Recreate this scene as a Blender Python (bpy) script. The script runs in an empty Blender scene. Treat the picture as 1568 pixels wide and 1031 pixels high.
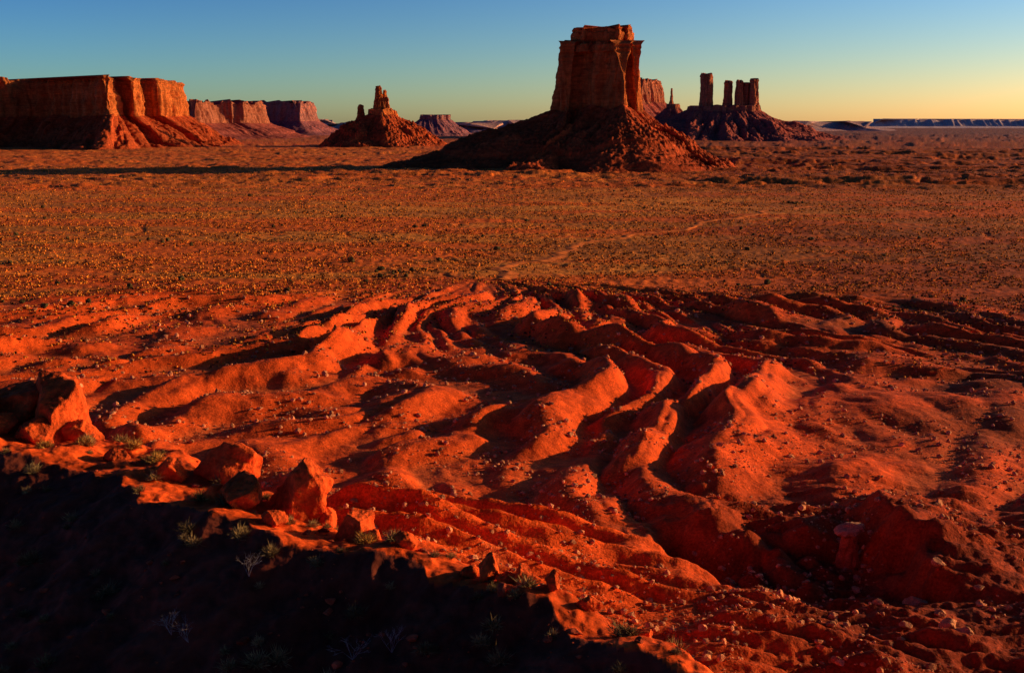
import bpy, bmesh, math, numpy as np
from mathutils import Vector
rng = np.random.default_rng(7)
sc = bpy.context.scene
FPX = 1681.0; PITCH = math.atan((515.5-190)/FPX); CAMZ = 100.0

# ---------------- helpers: survey of real-world positions -----------------
def slope(py): return math.tan(math.atan((515.5-py)/FPX)-PITCH)
def ZZ(py, D): return CAMZ + D*slope(py)
def XX(px, D, z=100.0):
    depth = D*math.cos(PITCH) + (CAMZ-z)*math.sin(PITCH)
    return (px-784)/FPX*depth
def GP(px, py, z=0.0):
    D = (z-CAMZ)/slope(py)
    return XX(px, D, z), D

# ---------------- noise -----------------
_T = {}
def _tab(seed):
    if seed not in _T:
        r = np.random.default_rng(1000+seed)
        P = r.permutation(256).astype(np.int32)
        a = r.random(256)*2*np.pi
        g3 = r.normal(size=(256,3)); g3 /= np.linalg.norm(g3,axis=1)[:,None]
        _T[seed] = (P, np.cos(a), np.sin(a), g3)
    return _T[seed]
def fade(t): return t*t*t*(t*(t*6-15)+10)
def pn(x, y, seed=0):
    P,GX,GY,_ = _tab(seed)
    x = np.asarray(x,float); y = np.asarray(y,float)
    xi=np.floor(x).astype(np.int32); yi=np.floor(y).astype(np.int32)
    xf=x-xi; yf=y-yi; u=fade(xf); v=fade(yf)
    X0=xi&255; X1=(xi+1)&255; Y0=yi&255; Y1=(yi+1)&255
    a=P[X0]; b=P[X1]
    h00=P[(a+Y0)&255]; h01=P[(a+Y1)&255]; h10=P[(b+Y0)&255]; h11=P[(b+Y1)&255]
    n00=GX[h00]*xf+GY[h00]*yf; n10=GX[h10]*(xf-1)+GY[h10]*yf
    n01=GX[h01]*xf+GY[h01]*(yf-1); n11=GX[h11]*(xf-1)+GY[h11]*(yf-1)
    a0=n00+u*(n10-n00); a1=n01+u*(n11-n01)
    return (a0+v*(a1-a0))*1.5
def pn3(x,y,z,seed=0):
    P,_,_,G=_tab(seed)
    xi=np.floor(x).astype(np.int32); yi=np.floor(y).astype(np.int32); zi=np.floor(z).astype(np.int32)
    xf=x-xi; yf=y-yi; zf=z-zi; u=fade(xf); v=fade(yf); w=fade(zf)
    r=0
    for dx in (0,1):
        for dy in (0,1):
            for dz in (0,1):
                h=P[(P[(P[(xi+dx)&255]+yi+dy)&255]+zi+dz)&255]
                g=G[h]
                n=g[...,0]*(xf-dx)+g[...,1]*(yf-dy)+g[...,2]*(zf-dz)
                r=r+n*(u if dx else 1-u)*(v if dy else 1-v)*(w if dz else 1-w)
    return r*1.6
def fbm(x,y,o=4,seed=0,g=.5):
    r=0; a=1.
    for i in range(o):
        r=r+a*pn(x*2**i,y*2**i,seed+i); a*=g
    return r
def ss(e0,e1,x):
    t=np.clip((x-e0)/(e1-e0),0,1); return t*t*(3-2*t)
def smax(a,b,k):
    h=np.clip(.5+.5*(a-b)/k,0,1); return b+(a-b)*h+k*h*(1-h)
def bil(x,y,seed,e=.0012): return np.sqrt(pn(x,y,seed)**2+e)*1.9

# ---------------- terrain height -----------------
def terrain(x,y,want_col=False):
    d=np.hypot(x,y)
    wx=pn(x/70,y/70,50); wy=pn(x/70,y/70,51)
    w2=pn(x/150,y/150,53)
    dn = d*(1+.07*pn(x/160,y/160,52))
    # low-relief plain
    z = 2.2*fbm(x/330,y/330,3,1)*ss(500,1200,d)
    far=ss(1350,2000,y)
    t=fbm(x/620+.3*wx,y/300,4,5)
    z = z+far*(5*ss(.08,.20,t)+4*ss(.34,.44,t)+3*ss(-.25,-.15,t)-3)*(1-ss(9000,15000,d))*(0.5+.7*ss(-200,700,x))
    z = z+far*2.4*bil(x/80,y/60,9)+far*1.6*bil(x/28,y/22,10)*(1-ss(3500,6000,d))
    # small arroyos in the plain
    wash=np.abs(pn(x/260+.4*wx,y/200+.4*wy,14))
    z = z-.7*(1-ss(0,.08,wash))*ss(620,800,d)*(1-ss(2600,4000,d))
    z = z+.35*bil(x/9,y/9,15)*ss(560,700,d)*(1-ss(1500,2500,d))
    # hillock zone: short ridges and hummocks fanning out from the mouth of the wash
    base=np.interp(dn,[0,150,200,260,330,450,650,700],[32,27,21,13,9,4,.5,0])
    A=np.interp(dn,[150,190,250,320,450,600,710],[1.5,2.8,4.6,5.6,5.8,4.6,0])*(1+.3*pn(x/90,y/90,54))
    th=np.arctan2(x+14,760-y)+.18*w2+.05*wx+.014*pn(x/24,y/24,55); r=np.hypot(x+14,760-y)
    b1=bil(th*13.,r/125+.25*wy,26,.0018); b2=bil(x/29+.45*wx-y/110,y/52+.35*wy,28,.0018)
    b3=bil(th*44+.3*wx,r/55,22,.002); b0=bil(x/105+.2*wx,y/120,23,.003)
    hb=.80*b1+.40*b2+.20*b0
    hs=smax(hb,.42+0*hb,.16)-.42
    hill=A*1.30*hs+A*.11*b3*ss(.38,.85,hb)
    hill=hill+A*.03*bil(x/5,y/5,24)+.45*bil(x/11,y/14,25)*ss(.2,.5,hb)
    z=z+base+hill
    near=d<420
    # flank of the promontory with rills, running down to the right
    yc=178+np.where(x<-20,(x+20)*1.1,0)+5*pn(x/18,y/60,30)
    cr=35.-.30*x
    cr=np.minimum(cr,40+.04*x)
    rill=bil(x/150+.05*wx,y/7.5+.12*wx+x/38,31,.003)
    rill2=bil(x/44,y/3.2+x/24,32,.002)
    sp=cr-.05*(yc-y)-.50*np.maximum(y-yc,0)+5.0*(rill-.5)+1.3*(rill2-.5)
    sp=sp+.6*fbm(x/10,y/10,4,33)
    sp=np.where(near,sp,-50)
    z=np.where(near,smax(z,sp,2.5),z)
    # gorge, winding channel with a ragged wall on its right and far side
    xw=x+9*pn(x/26,y/26,37)+5*pn(x/10,y/10,36)+1.6*pn(x/3.5,y/3.5,56); yw=y+11*pn(x/24,y/24,35)+5*pn(x/9,y/9,34)
    gm=ss(158,184,yw)*(1-ss(-12,6,yw-214))*ss(22,44,xw)*(1-ss(-8,5,xw-72))
    z=z-8.0*gm+4.0*ss(-8,5,xw-72)*(1-ss(0,40,xw-72))*ss(165,190,yw)*(1-ss(216,246,yw))
    z=z+1.8*gm*(bil(x/6,y/9,48)-.4)
    rough=(1-ss(180,320,d))
    z=z+rough*(1.1*fbm(x/11,y/11,3,38)+1.3*(bil(x/14+.2*wx,y/4.5+x/22,39)-.4)+.3*bil(x/2.2,y/2.2,47))*ss(10,45,x)
    # bench / rim under the viewpoint
    a=x*.55+y*.83; b=-x*.83+y*.55
    ac=20.9+.045*b+.9*pn(b/5,a/30,41)+.6*pn(b/1.3,a/9,42)
    ac=np.where(b<10,ac-(10-b)*.18,ac)
    ar=np.interp(b,[-30,0,10,46,90],[4,16.5,22.2,28.8,35])+.8*pn(b/4,a/20,43)
    ar=np.maximum(ar,ac+.1)
    bz=88-.47*np.maximum(ac-a,0)-.14*np.maximum(a-ac,0)
    bz=bz-.80*np.maximum(a-ar,0)
    bz=bz+.30*fbm(x/3.5,y/3.5,5,44)+.05*(bil(x/.6,y/.6,45)-.3)
    bz=bz+ss(0,15,a-ar)*2.5*(bil(b/7,a/26,46)-.5)
    bz=np.maximum(bz,-40)
    mound=98.35-.78*np.maximum(d-2.2,0)
    bz=smax(bz,mound,.8)
    bz=np.where(d<260,bz,-80)
    z=np.where(d<260,smax(z,bz,2.),z)
    if not want_col: return z
    # ---- macro colour (albedo, with some shade painted in) ----
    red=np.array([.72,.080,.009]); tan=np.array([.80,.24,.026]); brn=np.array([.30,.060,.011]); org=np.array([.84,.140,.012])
    pal=np.array([.68,.16,.035]); shade=np.array([.17,.026,.007])
    c=np.empty(x.shape+(3,)); 
    m=fbm(x/300+.2*wx,y/160,4,60)
    gmix=ss(-.35,.35,m+.25*pn(x/25,y/25,66))
    c[:]=tan; 
    def mix(c,col,f): return c+(col-c)*f[...,None]
    c=mix(c,brn,.45*gmix)
    rs=fbm(x/420,y/90,4,67); c=mix(c,org,.95*ss(-.15,.3,rs))
    c=mix(c,brn,.70*ss(60,240,x)*(1-ss(900,1500,d)))  # brown ground on the right, deepened with painted edge dimming
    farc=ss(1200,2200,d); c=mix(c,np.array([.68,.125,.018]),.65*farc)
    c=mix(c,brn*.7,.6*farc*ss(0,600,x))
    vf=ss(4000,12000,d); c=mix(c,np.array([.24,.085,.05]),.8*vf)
    c=mix(c,org,.7*(1-ss(.0,.07,wash))*ss(600,700,d)*(1-ss(2500,4000,d)))
    rz=1-ss(580,740,dn+70*pn(x/120,y/60,61)+20*pn(x/30,y/30,68)-40*ss(-200,0,-x)); c=mix(c,red,rz)
    flat=rz*(1-ss(.30,.6,hb)); c=mix(c,pal,.4*flat*ss(-.3,.3,pn(x/30,y/30,62)+.1))
    c=mix(c,brn,rz*(.25+.55*ss(.0,.4,pn(x/50,y/50,63)))*ss(60,160,x))  # brown mottling; its ramp to the right paints in vignette darkening
    c=mix(c,shade,.8*(1-ss(190,300,d))*ss(15,50,x))  # shade of the lower right hollow painted into the soil colour
    inb=(d<75)&(a<ac); c=mix(c,np.array([.13,.032,.015]),.9*inb.astype(float))  # slope behind the crest painted darker to deepen its shadow
    c*= (1+.22*pn(x/7,y/7,64)+.12*pn(x/2,y/2,65))[...,None]
    return z,np.clip(c,.005,1)
def H(x,y): return terrain(np.atleast_1d(np.asarray(x,float)),np.atleast_1d(np.asarray(y,float)))

# ---------------- mesh building -----------------
def mk(name,V,F,mat,smooth=True,col=None):
    V=np.ascontiguousarray(V,dtype=np.float32); F=np.ascontiguousarray(F,dtype=np.int32)
    k=F.shape[1]
    me=bpy.data.meshes.new(name)
    me.vertices.add(len(V)); me.vertices.foreach_set('co',V.ravel())
    me.loops.add(F.size); me.loops.foreach_set('vertex_index',F.ravel())
    me.polygons.add(len(F)); me.polygons.foreach_set('loop_start',np.arange(0,F.size,k,dtype=np.int32))
    me.update(calc_edges=True)
    me.polygons.foreach_set('use_smooth',np.full(len(F),smooth,dtype=bool))
    if col is not None:
        at=me.color_attributes.new('Col','FLOAT_COLOR','POINT')
        c4=np.ones((len(V),4),np.float32); c4[:,:3]=col; at.data.foreach_set('color',c4.ravel())
    me.update()
    ob=bpy.data.objects.new(name,me); sc.collection.objects.link(ob)
    me.materials.append(mat); return ob

def material(name,scales,bump,vary=(.6,1.35),color=None,strata=False,rough=.95,det=4):
    m=bpy.data.materials.new(name); m.use_nodes=True; nt=m.node_tree; N=nt.nodes; L=nt.links
    bs=N['Principled BSDF']; bs.inputs['Roughness'].default_value=rough
    bs.inputs['Specular IOR Level'].default_value=.05
    geo=N.new('ShaderNodeNewGeometry')
    if color is None:
        at=N.new('ShaderNodeAttribute'); at.attribute_name='Col'; base=at.outputs['Color']
    else:
        rgb=N.new('ShaderNodeRGB'); rgb.outputs[0].default_value=(*color,1); base=rgb.outputs[0]
    hsum=None
    for i,(s,amp) in enumerate(scales):
        no=N.new('ShaderNodeTexNoise'); no.inputs['Scale'].default_value=1/s; no.inputs['Detail'].default_value=det; no.inputs['Roughness'].default_value=.62
        if strata:
            mp=N.new('ShaderNodeMapping'); mp.inputs['Scale'].default_value=((1,1,.22),(1,1,1),(.15,.15,1.3))[i]
            L.new(geo.outputs['Position'],mp.inputs[0]); L.new(mp.outputs[0],no.inputs['Vector'])
        else: L.new(geo.outputs['Position'],no.inputs['Vector'])
        mr=N.new('ShaderNodeMapRange'); mr.inputs['From Min'].default_value=.3; mr.inputs['From Max'].default_value=.7
        mr.inputs['To Min'].default_value=vary[0]; mr.inputs['To Max'].default_value=vary[1]
        L.new(no.outputs['Fac'],mr.inputs['Value'])
        vm=N.new('ShaderNodeVectorMath'); vm.operation='SCALE'; L.new(base,vm.inputs[0]); L.new(mr.outputs[0],vm.inputs['Scale']); base=vm.outputs[0]
        mu=N.new('ShaderNodeMath'); mu.operation='MULTIPLY'; mu.inputs[1].default_value=amp; L.new(no.outputs['Fac'],mu.inputs[0])
        if hsum is None: hsum=mu.outputs[0]
        else:
            ad=N.new('ShaderNodeMath'); L.new(hsum,ad.inputs[0]); L.new(mu.outputs[0],ad.inputs[1]); hsum=ad.outputs[0]
    L.new(base,bs.inputs['Base Color'])
    if hsum is not None and bump>0:
        bp=N.new('ShaderNodeBump'); bp.inputs['Strength'].default_value=bump; bp.inputs['Distance'].default_value=1
        L.new(hsum,bp.inputs['Height']); L.new(bp.outputs[0],bs.inputs['Normal'])
    return m
M_soil=material('desert_soil',[(4.,.9),(.5,.10)],.8,(.66,1.34))
M_cliff=material('sandstone_cliff',[(18.,5.),(9.,3.),(6.,1.5)],.7,(.70,1.28),strata=True)
M_rock=material('red_rock',[(1.1,.35),(.22,.07)],.9,(.6,1.35))
M_shrub=material('shrub_foliage',[(.3,.0)],0,(.6,1.4))
M_track=material('dirt_track_soil',[(6.,.3)],.4,(.75,1.25),color=(.82,.19,.026))

# terrain sheet
az=np.concatenate([np.linspace(-34,34,1400),np.linspace(34,326,170)[1:-1]])*np.pi/180
rad=np.concatenate([np.linspace(.4,14,14)[:-1],np.geomspace(14,4500,1120),np.geomspace(4500,90000,60)[1:]])
Rg,Ag=np.meshgrid(rad,az,indexing='ij')
X=Rg*np.sin(Ag); Y=Rg*np.cos(Ag)
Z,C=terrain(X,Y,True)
nr,na=X.shape
V=np.stack([X,Y,Z],-1).reshape(-1,3); idx=np.arange(nr*na).reshape(nr,na); nx=np.roll(idx,-1,axis=1)
F=np.stack([idx[:-1],idx[1:],nx[1:],nx[:-1]],-1).reshape(-1,4)[:, ::-1]
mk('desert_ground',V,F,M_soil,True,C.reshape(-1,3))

# ---------------- buttes -----------------
def csm(a,s):
    n=len(a); k=int(3*s)+1; w=np.exp(-.5*(np.arange(-k,k+1)/s)**2); w/=w.sum()
    return sum(wi*np.roll(a,i,axis=0) for wi,i in zip(w,range(-k,k+1)))
CL=np.array([.46,.112,.021]); TA=np.array([.38,.058,.012])
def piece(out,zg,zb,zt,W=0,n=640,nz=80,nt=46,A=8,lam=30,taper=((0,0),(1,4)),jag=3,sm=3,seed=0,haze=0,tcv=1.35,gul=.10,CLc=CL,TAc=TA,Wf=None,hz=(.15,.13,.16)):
    out=np.array(out,float); c=np.vstack([out,out[:1]]); L=np.r_[0,np.cumsum(np.linalg.norm(np.diff(c,axis=0),axis=1))]
    s=np.linspace(0,L[-1],n,endpoint=False); p=np.stack([np.interp(s,L,c[:,0]),np.interp(s,L,c[:,1])],1)
    p=csm(p,sm); t=np.roll(p,-1,axis=0)-np.roll(p,1,axis=0); nn=np.stack([t[:,1],-t[:,0]],1); nn/=np.linalg.norm(nn,axis=1)[:,None]
    nw=csm(nn,n/22); nw/=np.linalg.norm(nw,axis=1)[:,None]+1e-6
    rows=[];cols=[]; hz=np.array(hz)
    def cliffdisp(z):
        zz=np.full(n,z) if np.isscalar(z) else z
        x,y=p[:,0],p[:,1]
        h=np.clip((zz-zb)/(zt-zb),0,1.)
        b0=pn3(x/lam*.45,y/lam*.45,zz/(14*lam),seed+99)
        b=np.abs(pn3(x/lam,y/lam,zz/(8*lam),seed+100))*2
        b2=np.abs(pn3(x/lam*2.6,y/lam*2.6,zz/(3.5*lam),seed+101))*2
        b3=pn3(x/lam*6,y/lam*6,zz/(1.0*lam),seed+102)
        led=pn3(x/lam*.3,y/lam*.3,zz/(lam*.30),seed+103)
        brk=pn3(x/lam*1.2,y/lam*1.2,zz/(lam*.9),seed+104)   # blocks fallen away
        return A*.9*b0+A*(np.minimum(b,1)-.45)+A*.5*(b2-.4)+A*.16*b3+A*(.08+.16*(h>.86))*np.tanh(led*4)-A*.55*np.clip((brk-.12)*6,0,1)*(.4+.6*h)
    if W>0:
        Wv=W*(1+.22*pn3(p[:,0]/(W*.9),p[:,1]/(W*.9),0*s,seed+110))
        if Wf is not None: Wv=Wv*Wf(nw)
        zbv=zb+(zb-zg)*.08*pn3(p[:,0]/(lam*2),p[:,1]/(lam*2),0*s,seed+111)
        cb=cliffdisp(zbv)
        for j in range(nt):
            f=j/nt
            g=np.abs(pn3(p[:,0]/(lam*1.1),p[:,1]/(lam*1.1),0*s+f*.9+.5,seed+112))*2
            q=p+nw*(Wv*(1-f))[:,None]+nn*(cb*f)[:,None]
            g2=np.abs(pn3(p[:,0]/(lam*.45),p[:,1]/(lam*.45),0*s+f*2.4,seed+113))*2
            g3=np.abs(pn3(q[:,0]/(lam*.30),q[:,1]/(lam*.30),0*s+f*2,seed+114))*2
            g4=pn3(q[:,0]/(lam*.12),q[:,1]/(lam*.12),0*s+f*9,seed+115)
            bench=.07*np.tanh(6*np.sin(f*13+2*pn3(p[:,0]/200,p[:,1]/200,0*s,seed+5)))
            z=zg+(zbv-zg)*(f**tcv+bench*f*(1-f)*2)+(zb-zg)*gul*(.25+3*f*(1-f))*(.85*(g-.4)+.45*(g2-.4)+.20*(g3-.4)+.13*g4)*min(1,f*6)
            rows.append(np.c_[q,z]); cols.append(TAc*(1+.35*(g2-.4)+.2*g4)[:,None]+0*q[:,:1])
    ztv=zt+jag*pn3(p[:,0]/(lam*.9),p[:,1]/(lam*.9),0*s,seed+120)*1.5-jag*1.3*np.clip(pn3(p[:,0]/(lam*.6),p[:,1]/(lam*.6),0*s,seed+121)*8-1,0,1)
    z0=zbv if W>0 else np.full(n,zb)
    for j in range(nz+1):
        f=j/nz; z=z0+(ztv-z0)*f
        tp=np.interp(f,[a for a,b in taper],[b for a,b in taper])
        q=p+nn*(cliffdisp(z)-tp)[:,None]
        rows.append(np.c_[q,z]); band=pn(z/18,0*z+.5,seed%40)
        cols.append(CLc*(1+.15*band)[:,None])
    top=rows[-1]; cen=top[:,:2].mean(0)
    for f in (.97,.88,.6,.3,.02):
        q=cen+(top[:,:2]-cen)*f; rows.append(np.c_[q,ztv*f+(1-f)*(zt+jag*.3)]); cols.append(TAc*np.ones((n,1)))
    V=np.vstack(rows); Cc=np.vstack(cols); Cc=Cc*(1-haze)+hz*haze  # aerial haze painted into the vertex colours of far rock
    m=len(rows); idx=np.arange(m*n).reshape(m,n); nx=np.roll(idx,-1,axis=1)
    F=np.stack([idx[:-1],nx[:-1],nx[1:],idx[1:]],-1).reshape(-1,4)
    return V,F,Cc
def join(name,ps):
    Vs=[];Fs=[];Cs=[];o=0
    for V,F,C in ps: Vs.append(V);Fs.append(F+o);Cs.append(C);o+=len(V)
    return mk(name,np.vstack(Vs),np.vstack(Fs),M_cliff,True,np.vstack(Cs))
def ell(cx,cy,rx,ry,n=14,j=.12,seed=0):
    r=np.random.default_rng(seed); a=np.arange(n)/n*2*np.pi; k=1+j*r.normal(size=n)
    return np.c_[cx+rx*np.cos(a)*k,cy+ry*np.sin(a)*k]

# main butte
D=2600; cx=XX(915,D,150)
mo=np.array([(-102,-2),(-97,-36),(-70,-64),(-54,-34),(-20,-54),(18,-86),(50,-116),(68,-48),(84,-70),(106,-5),(98,55),(40,95),(-60,85),(-104,30)],float)
zb=ZZ(168,D); zs=ZZ(67,D); zt=ZZ(43,D)
cap=mo*np.array([.64,.60])+np.array([9,0])
join('sandstone_butte',[
 piece(mo+[cx,D],-12,zb,zs,W=280,n=1500,nz=200,nt=130,A=9,lam=34,taper=((0,1),(.3,5),(.6,9),(.75,12),(.8,15),(.97,18),(1,23)),jag=8,sm=6,seed=1,tcv=1.3,gul=.15,Wf=lambda q:1+.75*np.clip(-q[:,0],0,1)),
 piece(cap+[cx,D],0,zs-22,zt,n=900,nz=70,A=4,lam=22,taper=((0,-16),(.3,-10),(.42,2),(.6,-3),(.8,-2),(.84,5),(1,1)),jag=4,sm=5,seed=2)])
# left mesa
D=4800
lo=[(XX(-420,4950),4950),(XX(-150,4850),4850),(XX(0,4800),4800),(XX(60,4920),4920),(XX(85,4860),4860),(XX(110,4790),4790),(XX(168,4540),4540),(XX(186,4800),4800),(XX(208,4740),4740),(XX(228,4980),4980),(XX(246,4950),4950),(XX(266,5150),5150),(XX(284,5350),5350),(XX(270,6000),6000),(XX(-420,6000),6000)]
join('flat_topped_mesa',[piece(lo,-12,ZZ(178,4700),ZZ(119,4800),W=310,n=2200,nz=90,nt=80,A=30,lam=82,taper=((0,0),(.5,6),(.9,14),(1,26)),jag=7,sm=4,seed=3,gul=.17)])
# second mesa (lit face) and third
lo=[(XX(240,7600),7600),(XX(300,7300),7300),(XX(335,7700),7700),(XX(380,7800),7800),(XX(411,8400),8400),(XX(395,9300),9300),(XX(240,9300),9300)]
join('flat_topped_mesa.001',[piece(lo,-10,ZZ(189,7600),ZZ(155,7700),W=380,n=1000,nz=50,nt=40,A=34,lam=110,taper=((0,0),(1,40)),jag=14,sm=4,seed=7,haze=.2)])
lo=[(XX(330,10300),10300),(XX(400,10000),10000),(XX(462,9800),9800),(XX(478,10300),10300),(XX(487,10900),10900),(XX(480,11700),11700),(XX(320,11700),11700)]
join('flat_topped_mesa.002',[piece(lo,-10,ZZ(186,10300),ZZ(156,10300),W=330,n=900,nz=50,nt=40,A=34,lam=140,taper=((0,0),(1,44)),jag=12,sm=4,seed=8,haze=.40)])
# castle-like butte with spire
D=5000
def xz(px,D): return XX(px,D)
join('castle_butte',[
 piece(ell(xz(583,D),D,62,80,seed=4),-12,ZZ(176,D),ZZ(168,D),W=265,n=900,nz=20,nt=90,A=9,lam=50,jag=6,seed=10,gul=.2,tcv=1.2),
 piece(ell(xz(585,D),D,33,40,seed=5),0,ZZ(174,D),ZZ(151,D),n=400,nz=50,A=7,lam=22,taper=((0,-8),(1,6)),jag=8,seed=11),
 piece(ell(xz(581,D),D-8,15,20,seed=6),0,ZZ(160,D),ZZ(133,D),n=300,nz=50,A=4,lam=14,taper=((0,-5),(1,6)),jag=5,seed=12),
 piece(ell(xz(590,D),D+10,9,16,seed=7),0,ZZ(160,D),ZZ(139,D),n=240,nz=40,A=3,lam=12,taper=((0,-4),(1,3)),jag=5,seed=13),
 piece(ell(xz(553,D),D,16,24,seed=8),0,ZZ(196,D),ZZ(162,D),W=0,n=240,nz=40,A=5,lam=18,taper=((0,-22),(.5,-3),(1,6)),jag=5,seed=14),
 piece(ell(xz(604,D),D,14,24,seed=9),0,ZZ(186,D),ZZ(170,D),n=240,nz=30,A=5,lam=18,taper=((0,-14),(1,6)),jag=5,seed=15)])
# low dome
lo=ell(XX(664,9500),9500,120,160,seed=3)
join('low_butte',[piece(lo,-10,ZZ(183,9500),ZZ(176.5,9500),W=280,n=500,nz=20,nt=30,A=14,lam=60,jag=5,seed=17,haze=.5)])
# right group
D=7000
def tower(px,hw,top,bot,seed,dy=0,A=6,tp=5):
    k=D/FPX
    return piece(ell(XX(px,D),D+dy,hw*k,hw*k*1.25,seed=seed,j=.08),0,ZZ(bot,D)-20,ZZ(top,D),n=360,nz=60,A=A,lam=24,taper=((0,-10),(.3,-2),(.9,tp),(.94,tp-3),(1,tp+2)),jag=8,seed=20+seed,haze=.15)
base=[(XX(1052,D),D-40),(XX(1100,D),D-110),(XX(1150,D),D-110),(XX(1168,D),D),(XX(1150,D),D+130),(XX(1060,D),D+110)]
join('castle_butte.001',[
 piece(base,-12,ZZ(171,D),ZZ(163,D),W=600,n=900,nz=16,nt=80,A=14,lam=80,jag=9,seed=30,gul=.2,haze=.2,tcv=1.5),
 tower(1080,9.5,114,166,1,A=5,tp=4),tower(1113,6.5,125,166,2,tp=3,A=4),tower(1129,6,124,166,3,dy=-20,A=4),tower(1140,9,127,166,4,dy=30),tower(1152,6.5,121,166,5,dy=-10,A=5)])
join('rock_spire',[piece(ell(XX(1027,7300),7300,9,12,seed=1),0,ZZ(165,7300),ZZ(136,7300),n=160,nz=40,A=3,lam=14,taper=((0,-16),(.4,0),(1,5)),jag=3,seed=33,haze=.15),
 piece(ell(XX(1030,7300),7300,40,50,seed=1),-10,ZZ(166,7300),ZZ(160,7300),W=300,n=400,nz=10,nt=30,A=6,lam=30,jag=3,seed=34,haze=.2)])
lo=[(XX(930,7900),7900),(XX(982,7700),7700),(XX(1000,8000),8000),(XX(1014,8400),8400),(XX(1005,9000),9000),(XX(930,9000),9000)]
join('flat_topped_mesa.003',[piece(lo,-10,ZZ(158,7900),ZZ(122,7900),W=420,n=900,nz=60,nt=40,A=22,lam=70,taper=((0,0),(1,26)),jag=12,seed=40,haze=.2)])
# distant plateaus on the horizon
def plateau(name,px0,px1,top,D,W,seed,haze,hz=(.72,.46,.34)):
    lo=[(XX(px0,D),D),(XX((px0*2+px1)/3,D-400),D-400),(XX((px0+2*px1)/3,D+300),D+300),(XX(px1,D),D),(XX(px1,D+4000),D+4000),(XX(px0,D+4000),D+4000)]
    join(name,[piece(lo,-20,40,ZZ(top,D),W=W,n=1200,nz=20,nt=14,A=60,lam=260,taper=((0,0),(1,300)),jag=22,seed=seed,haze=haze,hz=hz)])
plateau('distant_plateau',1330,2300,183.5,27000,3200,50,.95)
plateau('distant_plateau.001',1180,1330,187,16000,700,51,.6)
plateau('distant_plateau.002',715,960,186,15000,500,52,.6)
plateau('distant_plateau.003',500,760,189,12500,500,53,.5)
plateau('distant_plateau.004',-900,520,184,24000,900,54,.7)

# ---------------- rocks -----------------
def ico(sub):
    bm=bmesh.new(); bmesh.ops.create_icosphere(bm,subdivisions=sub,radius=1)
    v=np.array([x.co[:] for x in bm.verts]); f=np.array([[q.index for q in p.verts] for p in bm.faces]); bm.free(); return v,f
I5=ico(5); I1=ico(1); I2=ico(2); I3=ico(3)
def rock(seed,size,ncut=16,base=I5,lo=.5,hi=.86):
    r=np.random.default_rng(seed); v=base[0].copy()
    for i in range(ncut):
        n=r.normal(size=3); n/=np.linalg.norm(n); dd=r.uniform(lo,hi)
        k=v@n-dd; v=v-np.maximum(k,0)[:,None]*n*.97
    nz=fb3(v*1.6+seed)*.12+fb3(v*5+seed)*.05
    v=v*(1+nz)[:,None]
    v*=np.array(size); return v
def fb3(q): return pn3(q[:,0],q[:,1],q[:,2],70)+.5*pn3(q[:,0]*2.1,q[:,1]*2.1,q[:,2]*2.1,71)
RC=np.array([.64,.080,.012])
def boulder(name,x,y,size,seed,dz=.25,col=RC,extra=(),zmin=-99):
    Vs=[];Fs=[];o=0
    for (ox,oy,s2,oz) in ((0,0,size,dz),)+tuple(extra):
        v=rock(seed,s2); a=seed*1.7; R=np.array([[math.cos(a),-math.sin(a),0],[math.sin(a),math.cos(a),0],[0,0,1]])
        v=v@R.T; v+=[x+ox,y+oy,max(zmin,float(H(x+ox,y+oy)[0]))+s2[2]*oz]; Vs.append(v);Fs.append(I5[1]+o);o+=len(v);seed+=1
    v=np.vstack(Vs); c=col*np.ones((len(v),1))
    ob=mk(name,v,np.vstack(Fs),M_rock,True,c); return ob
def bp(px,py,z=87.3): return GP(px,py,z)
x,y=bp(95,668); boulder('sandstone_outcrop',x,y,(2.1,1.6,2.0),3,.5,extra=((-1.9,.8,(1.8,1.5,1.6),.5),(-3.6,-.4,(1.5,1.5,1.1),.4),(1.2,-1.0,(.9,.9,.9),.3),(-.5,-1.6,(1.1,.8,.8),.3),(-2.2,-1.5,(1.1,.9,.8),.3)))
x,y=bp(350,735); boulder('boulder',x,y,(1.5,1.15,1.35),11,.7,zmin=86.5)
x,y=bp(375,800); boulder('boulder',x,y,(1.1,.8,.7),14,.4,extra=((-.9,.5,(.6,.5,.4),.3),),zmin=86.5)
x,y=bp(465,795); boulder('boulder',x,y,(1.2,1.0,1.35),16,.55,extra=((.75,-.35,(.5,.5,.5),.2),(-.8,.1,(.5,.5,.45),.2)),zmin=86.5)
x,y=bp(545,830); boulder('boulder',x,y,(.9,.65,.75),19,.45,extra=((.6,-.6,(.4,.35,.3),.2),),zmin=86.5)
x,y=bp(260,745); boulder('boulder',x,y,(.7,.55,.6),61,.4)
x,y=bp(420,830); boulder('boulder',x,y,(.55,.45,.4),64,.4)
x,y=bp(625,870); boulder('boulder',x,y,(.5,.4,.36),67,.4)
x,y=bp(180,712); boulder('boulder',x,y,(.7,.6,.5),71,.4)
x,y=bp(750,915); boulder('boulder',x,y,(.48,.40,.52),23,.5,extra=((.5,-.3,(.34,.3,.36),.4),(-.5,.25,(.3,.3,.22),.3)))
x,y=bp(800,925); boulder('boulder',x,y,(.40,.33,.36),27,.5)
x,y=bp(845,950); boulder('boulder',x,y,(.3,.22,.34),31,.5)
x,y=bp(905,960); boulder('boulder',x,y,(.38,.28,.30),35,.5)
x,y=bp(985,995); boulder('boulder',x,y,(.34,.26,.2),37,.5)
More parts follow.
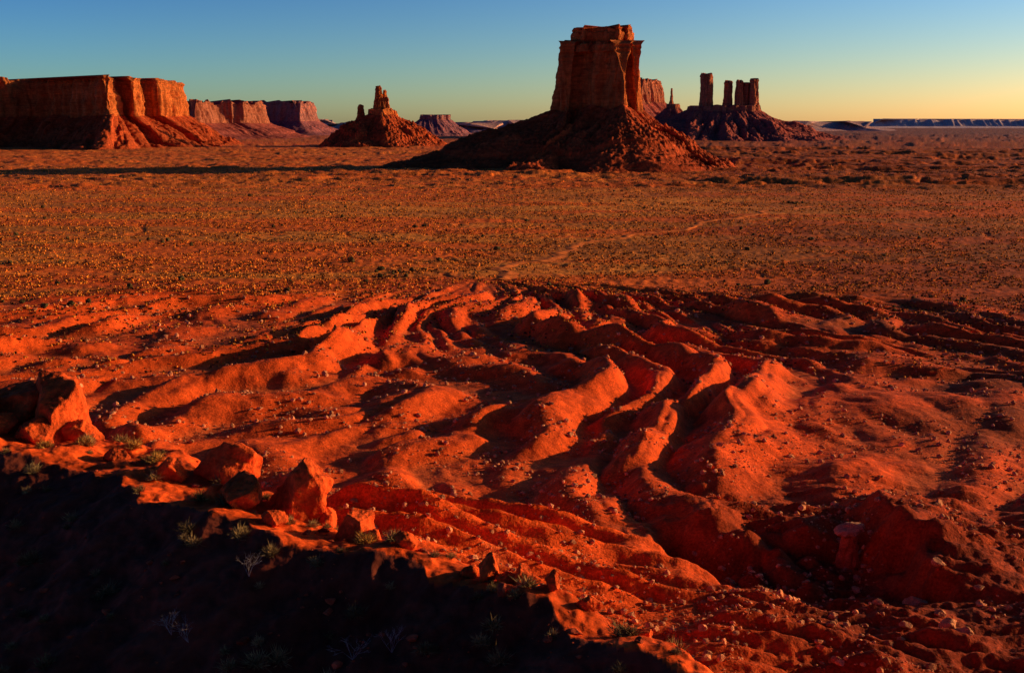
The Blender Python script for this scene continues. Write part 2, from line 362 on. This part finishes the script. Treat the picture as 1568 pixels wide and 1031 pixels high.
# hoodoo in the gorge
x,y=GP(1297,868,20); g=float(H(x,y)[0])
for _ in range(8): x,y=GP(1297,868,g); g=.5*g+.5*float(H(x,y)[0])
n=96; zz=np.linspace(0,1,60); rows=[]
an=np.arange(n)/n*2*np.pi
for t in zz:
    r=np.interp(t,[0,.1,.35,.62,.80,.83,.86,.93,.97,1],[2.6,2.2,1.8,1.5,1.4,2.2,2.6,2.6,2.1,.05])
    k=r*(1+.22*pn(an*2+np.sin(an),0*an+t*5,80)+.14*pn(np.cos(an)*3+5,np.sin(an)*3+t*9,81))
    rows.append(np.c_[x+k*np.cos(an)*1.05,y+k*np.sin(an)*.8,np.full(n,g-.5)+9.0*t+.5*np.sin(an+1)*t])
V=np.vstack(rows); idx=np.arange(60*n).reshape(60,n); nx_=np.roll(idx,-1,axis=1)
F=np.stack([idx[:-1],nx_[:-1],nx_[1:],idx[1:]],-1).reshape(-1,4)
cc=np.where(V[:,2:3]>g+6.9,np.array([.50,.20,.085]),np.array([.48,.10,.03]))
mk('balanced_rock_hoodoo',V,F,M_rock,True,cc)
# tumbled slabs in the gully
k=0
for px,py,w in ((1400,925,4.2),(1432,918,3.0),(1450,960,3.4),(1475,972,3.),(1310,905,2.4),(1270,892,2.2),(1345,925,2.2),(1385,960,2.6),(1500,900,2.),(1240,900,1.8),(1440,945,2.4)):
    x,y=GP(px,py,27); 
    for _ in range(6):
        zt_=float(H(x,y)[0]); x,y=GP(px,py,zt_)
    boulder('fallen_slab',x,y,(w*.55,w*.4,w*.26),50+k*3,.6,col=np.array([.56,.21,.075])); k+=1

# dirt track
tp=np.array([GP(*q) for q in ((742,432),(752,414),(800,404),(850,392),(872,378),(930,370),(1010,356),(1055,345),(1130,338),(1190,322),(1260,316))])
L=np.r_[0,np.cumsum(np.linalg.norm(np.diff(tp,axis=0),axis=1))]; s=np.linspace(0,L[-1],900)
p=np.c_[np.interp(s,L,tp[:,0]),np.interp(s,L,tp[:,1])]; k=np.ones(41)/41
pp=np.pad(p,((20,20),(0,0)),mode='edge'); p=np.c_[np.convolve(pp[:,0],k,'valid'),np.convolve(pp[:,1],k,'valid')]
t=np.gradient(p,axis=0); t/=np.linalg.norm(t,axis=1)[:,None]; nn=np.c_[-t[:,1],t[:,0]]
p=p+nn*(18*pn(s/75,0*s+.3,96)+6*pn(s/24,0*s+.6,97))[:,None]
TRK=p
rows=[]
for o in np.linspace(-1,1,7):
    w=5.0+3.0*pn(s/30,0*s+.5+o,95); q=p+nn*(o*w)[:,None]; rows.append(np.c_[q,H(q[:,0],q[:,1])+.8-.6*abs(o)])
V=np.vstack(rows); idx=np.arange(7*900).reshape(7,900)
mk('dirt_track',V,np.stack([idx[:-1,:-1],idx[:-1,1:],idx[1:,1:],idx[1:,:-1]],-1).reshape(-1,4),M_track)

# scattered stones (one mass)
def scatter(name,xs,ys,size,base,mat,cols,squash=(.5,1.),sink=.2,jit=.18,seed=0):
    r=np.random.default_rng(seed); n=len(xs)
    bases=base if isinstance(base,list) else [base]
    bf=bases[0][1]; m=len(bases[0][0]); B=np.stack([b[0] for b in bases])[r.integers(0,len(bases),n)]
    z=H(xs,ys); a=r.random(n)*2*np.pi; s=size[:,None]*np.c_[r.uniform(.75,1.3,n),r.uniform(.75,1.3,n),r.uniform(*squash,n)]
    v=B*(1+jit*r.normal(size=(n,m,1)))*s[:,None,:]
    c,si=np.cos(a)[:,None],np.sin(a)[:,None]
    vx=v[...,0]*c-v[...,1]*si; vy=v[...,0]*si+v[...,1]*c
    V=np.stack([vx+xs[:,None],vy+ys[:,None],v[...,2]+(z+s[:,2]*(1-2*sink))[:,None]],-1).reshape(-1,3)
    F=(bf[None]+(np.arange(n)*m)[:,None,None]).reshape(-1,3)
    C=np.repeat(cols,m,axis=0)
    return mk(name,V,F,mat,False,C)
def polar(n,d0,d1,seed,azr=32):
    r=np.random.default_rng(seed); t=r.random(n); d=d0*(d1/d0)**t; a=np.radians(r.uniform(-azr,azr,n)); return d*np.sin(a),d*np.cos(a),r
x,y,r=polar(36000,95,660,101); keep=(pn(x/28,y/28,90)+.5*pn(x/9,y/9,91)>-.05)
x,y=x[keep],y[keep]; n=len(x); sz=.18+.4*r.random(n)**5*1.6; 
cols=np.array([.66,.23,.08])*(r.uniform(.5,1.3,(n,1)))
scatter('scattered_stones',x,y,sz*np.interp(np.hypot(x,y),[100,600],[.8,1.6]),I1,M_rock,cols,seed=1)
# stones on the rim
RB=[(rock(200+i,(1,1,1),14,I3,.35,.75),I3[1]) for i in range(6)]
x,y,r=polar(6000,20,70,102,azr=40); aa=x*.55+y*.83; keep=(aa<30)&(pn(x/3,y/3,92)>.02); x,y=x[keep],y[keep]; n=len(x)
cols=np.array([.50,.08,.025])*(r.uniform(.6,1.2,(n,1))); scatter('rim_stones',x,y,.025+.22*r.random(n)**7,RB,M_rock,cols,seed=2,jit=.0,sink=.35)

# desert scrub on the plain
x,y,r=polar(120000,430,2600,103); d=np.hypot(x,y)
dens=ss(-.4,.5,pn(x/60,y/45,93)+.4*pn(x/15,y/15,94)+.2)*np.interp(d,[430,560,700,2600],[.10,.35,1,.7])
keep=r.random(len(x))<dens; x,y=x[keep],y[keep]
dm=np.full(len(x),1e9)
for q in TRK[::6]: dm=np.minimum(dm,(x-q[0])**2+(y-q[1])**2)
keep=dm>6.5**2; x,y=x[keep],y[keep]; n=len(x); d=np.hypot(x,y)
sz=(.4+.4*r.random(n)**2)*np.interp(d,[430,1000,2600],[.85,1.15,1.7])
cols=np.where(r.random((n,1))<.55,np.array([.82,.25,.024]),np.array([.13,.036,.010]))*r.uniform(.6,1.2,(n,1))
scatter('desert_scrub',x,y,sz,I1,M_shrub,cols,squash=(.7,1.1),sink=.15,jit=.2,seed=3)
# larger junipers sprinkled on the plain
x,y,r=polar(200,600,2300,104); n=len(x)
ex=[];ey=[]
for (qx,qy,m_) in ((592,421,9),(1215,312,10),(1370,478,4),(250,370,4),(645,350,3),(1440,470,3)):
    X0,Y0=GP(qx,qy); ex+=list(X0+r.normal(size=m_)*7); ey+=list(Y0+r.normal(size=m_)*10)
x=np.r_[x,ex]; y=np.r_[y,ey]; n=len(x)
cols=np.array([.080,.055,.015])*r.uniform(.7,1.3,(n,1))
scatter('juniper_bushes',x,y,.9+1.4*r.random(n)**2,I2,M_shrub,cols,squash=(.7,1.),sink=.12,jit=.16,seed=4)

# near shrubs: tufts of fine blades
def tufts(name,xs,ys,rad_,cols,nb,seed):
    r=np.random.default_rng(seed); Vs=[];Cs=[]
    z=H(xs,ys)
    for i in range(len(xs)):
        R=rad_[i]; n=nb
        dr=r.normal(size=(n,3)); dr[:,2]=np.abs(dr[:,2])*.9+.15; dr/=np.linalg.norm(dr,axis=1)[:,None]
        ln=R*r.uniform(.55,1.1,n)[:,None]; st=dr*ln*r.uniform(.1,.75,n)[:,None]+r.normal(size=(n,3))*[R*.13,R*.13,0]
        bend=dr+r.normal(size=(n,3))*.35; en=st+bend*ln*.45
        w=np.cross(dr,r.normal(size=(n,3))); w/=np.linalg.norm(w,axis=1)[:,None]; w*=R*.03
        P=np.array([xs[i],ys[i],z[i]-.02])
        Vs.append((np.stack([st-w,st+w,en],1)+P).reshape(-1,3)); Cs.append(np.repeat(cols[i][None]*r.uniform(.5,1.4,(n,1)),3,axis=0))
    V=np.vstack(Vs); mk(name,V,np.arange(len(V)).reshape(-1,3),M_shrub,False,np.vstack(Cs))
x,y,r=polar(560,20,62,105,azr=36); aa=x*.55+y*.83; bb=-x*.83+y*.55
keep=(aa<21.5+.17*bb); x,y=x[keep],y[keep]; n=len(x)
cols=np.array([.32,.19,.06])*r.uniform(.5,1.3,(n,1)); tufts('desert_shrubs',x,y,.16+.30*r.random(n)**1.5,cols,420,5)
pts=[bp(*q) for q in ((45,612),(180,668),(205,690),(240,728),(310,790),(560,850),(70,705),(235,660),(15,600),(130,700))]
x=np.array([p[0] for p in pts]); y=np.array([p[1] for p in pts]); n=len(x)
tufts('sagebrush',x,y,np.full(n,.42),np.array([.52,.25,.045])*np.ones((n,1)),700,6)
# dead twigs
Vs=[]; r=np.random.default_rng(12)
def twig(p,dv,l,w,dep):
    q=p+dv*l; s=np.cross(dv,[0,0,1.]); s=s/(np.linalg.norm(s)+1e-6)*w; t2=np.cross(dv,s); t2=t2/np.linalg.norm(t2)*w
    Vs.append([p-s,p+s,q]); Vs.append([p-t2,p+t2,q])
    if dep>0:
        for _ in range(3):
            nd=dv+r.normal(size=3)*.45; nd[2]=abs(nd[2]); nd/=np.linalg.norm(nd); f=r.uniform(.4,.95); twig(p+dv*l*f,nd,l*.6,w*.6,dep-1)
for (qx,qy) in ((265,1010),(385,960),(540,1010),(290,1010),(600,1000)):
    X0,Y0=GP(qx,qy,84.6)
    for _ in range(6): X0,Y0=GP(qx,qy,float(H(X0,Y0)[0]))
    for _ in range(5):
        dv=np.array([r.normal()*.4,r.normal()*.4,1.]); dv/=np.linalg.norm(dv); twig(np.array([X0,Y0,float(H(X0,Y0)[0])]),dv,.45,.008,3)
V=np.array(Vs).reshape(-1,3); mk('dead_twigs',V,np.arange(len(V)).reshape(-1,3),M_shrub,False,np.array([.50,.36,.27])*np.ones((len(V),1)))

# ---------------- light -----------------
EL=math.radians(11.5); AZ=math.radians(16)   # sun to the right, slightly ahead
S=Vector((math.cos(EL)*math.cos(AZ),math.cos(EL)*math.sin(AZ),math.sin(EL)))
li=bpy.data.lights.new('sun','SUN'); li.energy=5; li.angle=math.radians(.5); li.color=(1,.68,.38)
lo_=bpy.data.objects.new('sun',li); lo_.rotation_euler=S.to_track_quat('Z','Y').to_euler(); lo_.location=(300,100,400); sc.collection.objects.link(lo_)
w=bpy.data.worlds.new('World'); sc.world=w; w.use_nodes=True; nt=w.node_tree; N=nt.nodes; LK=nt.links
sky=N.new('ShaderNodeTexSky'); sky.sky_type='NISHITA'; sky.sun_disc=False; sky.sun_elevation=EL; sky.sun_rotation=math.atan2(S.x,S.y)
sky.altitude=1600; sky.air_density=1; sky.dust_density=1.2; sky.ozone_density=2.8
v1=N.new('ShaderNodeVectorMath'); v1.operation='SCALE'; v1.inputs['Scale'].default_value=.062; LK.new(sky.outputs[0],v1.inputs[0])
gm=N.new('ShaderNodeGamma'); gm.inputs['Gamma'].default_value=2.0; LK.new(v1.outputs[0],gm.inputs['Color'])
tc=N.new('ShaderNodeTexCoord')
def dotn(v):
    dt=N.new('ShaderNodeVectorMath'); dt.operation='DOT_PRODUCT'; dt.inputs[1].default_value=v; LK.new(tc.outputs['Generated'],dt.inputs[0]); return dt.outputs['Value']
sp=N.new('ShaderNodeSeparateXYZ'); LK.new(tc.outputs['Generated'],sp.inputs[0])
# warm dust low in the sky towards the sun
m1=N.new('ShaderNodeMapRange'); m1.inputs['From Min'].default_value=-.1; m1.inputs['From Max'].default_value=.75; LK.new(dotn((math.cos(AZ),math.sin(AZ),0)),m1.inputs['Value'])
m2=N.new('ShaderNodeMapRange'); m2.interpolation_type='SMOOTHSTEP'; m2.inputs['From Min'].default_value=.26; m2.inputs['From Max'].default_value=-.02; LK.new(sp.outputs['Z'],m2.inputs['Value'])
mm=N.new('ShaderNodeMath'); mm.operation='MULTIPLY'; LK.new(m1.outputs[0],mm.inputs[0]); LK.new(m2.outputs[0],mm.inputs[1])
mx=N.new('ShaderNodeMix'); mx.data_type='RGBA'; mx.blend_type='MULTIPLY'; LK.new(mm.outputs[0],mx.inputs[0]); LK.new(gm.outputs[0],mx.inputs[6]); mx.inputs[7].default_value=(1.15,.62,.42,1)
# deeper, bluer dusk sky away from the sun
m3=N.new('ShaderNodeMapRange'); m3.inputs['From Min'].default_value=.92; m3.inputs['From Max'].default_value=-.35; LK.new(dotn((.6,.8,0)),m3.inputs['Value'])
mx2=N.new('ShaderNodeMix'); mx2.data_type='RGBA'; mx2.blend_type='MULTIPLY'; LK.new(m3.outputs[0],mx2.inputs[0]); LK.new(mx.outputs[2],mx2.inputs[6]); mx2.inputs[7].default_value=(.12,.36,.74,1)
hs=N.new('ShaderNodeHueSaturation'); hs.inputs['Saturation'].default_value=1.0; hs.inputs['Value'].default_value=88; LK.new(mx2.outputs[2],hs.inputs['Color'])
bg=N['Background']; bg.inputs['Strength'].default_value=.1
LK.new(hs.outputs[0],bg.inputs['Color'])
cam=bpy.data.cameras.new('camera'); co=bpy.data.objects.new('camera',cam); sc.collection.objects.link(co)
co.location=(0,0,CAMZ); co.rotation_euler=(math.pi/2-PITCH,0,0); cam.sensor_width=36; cam.lens=36*FPX/1568; cam.clip_end=200000; cam.clip_start=.3
sc.camera=co
sc.view_settings.view_transform='Standard'; sc.view_settings.look='None'; sc.view_settings.exposure=0
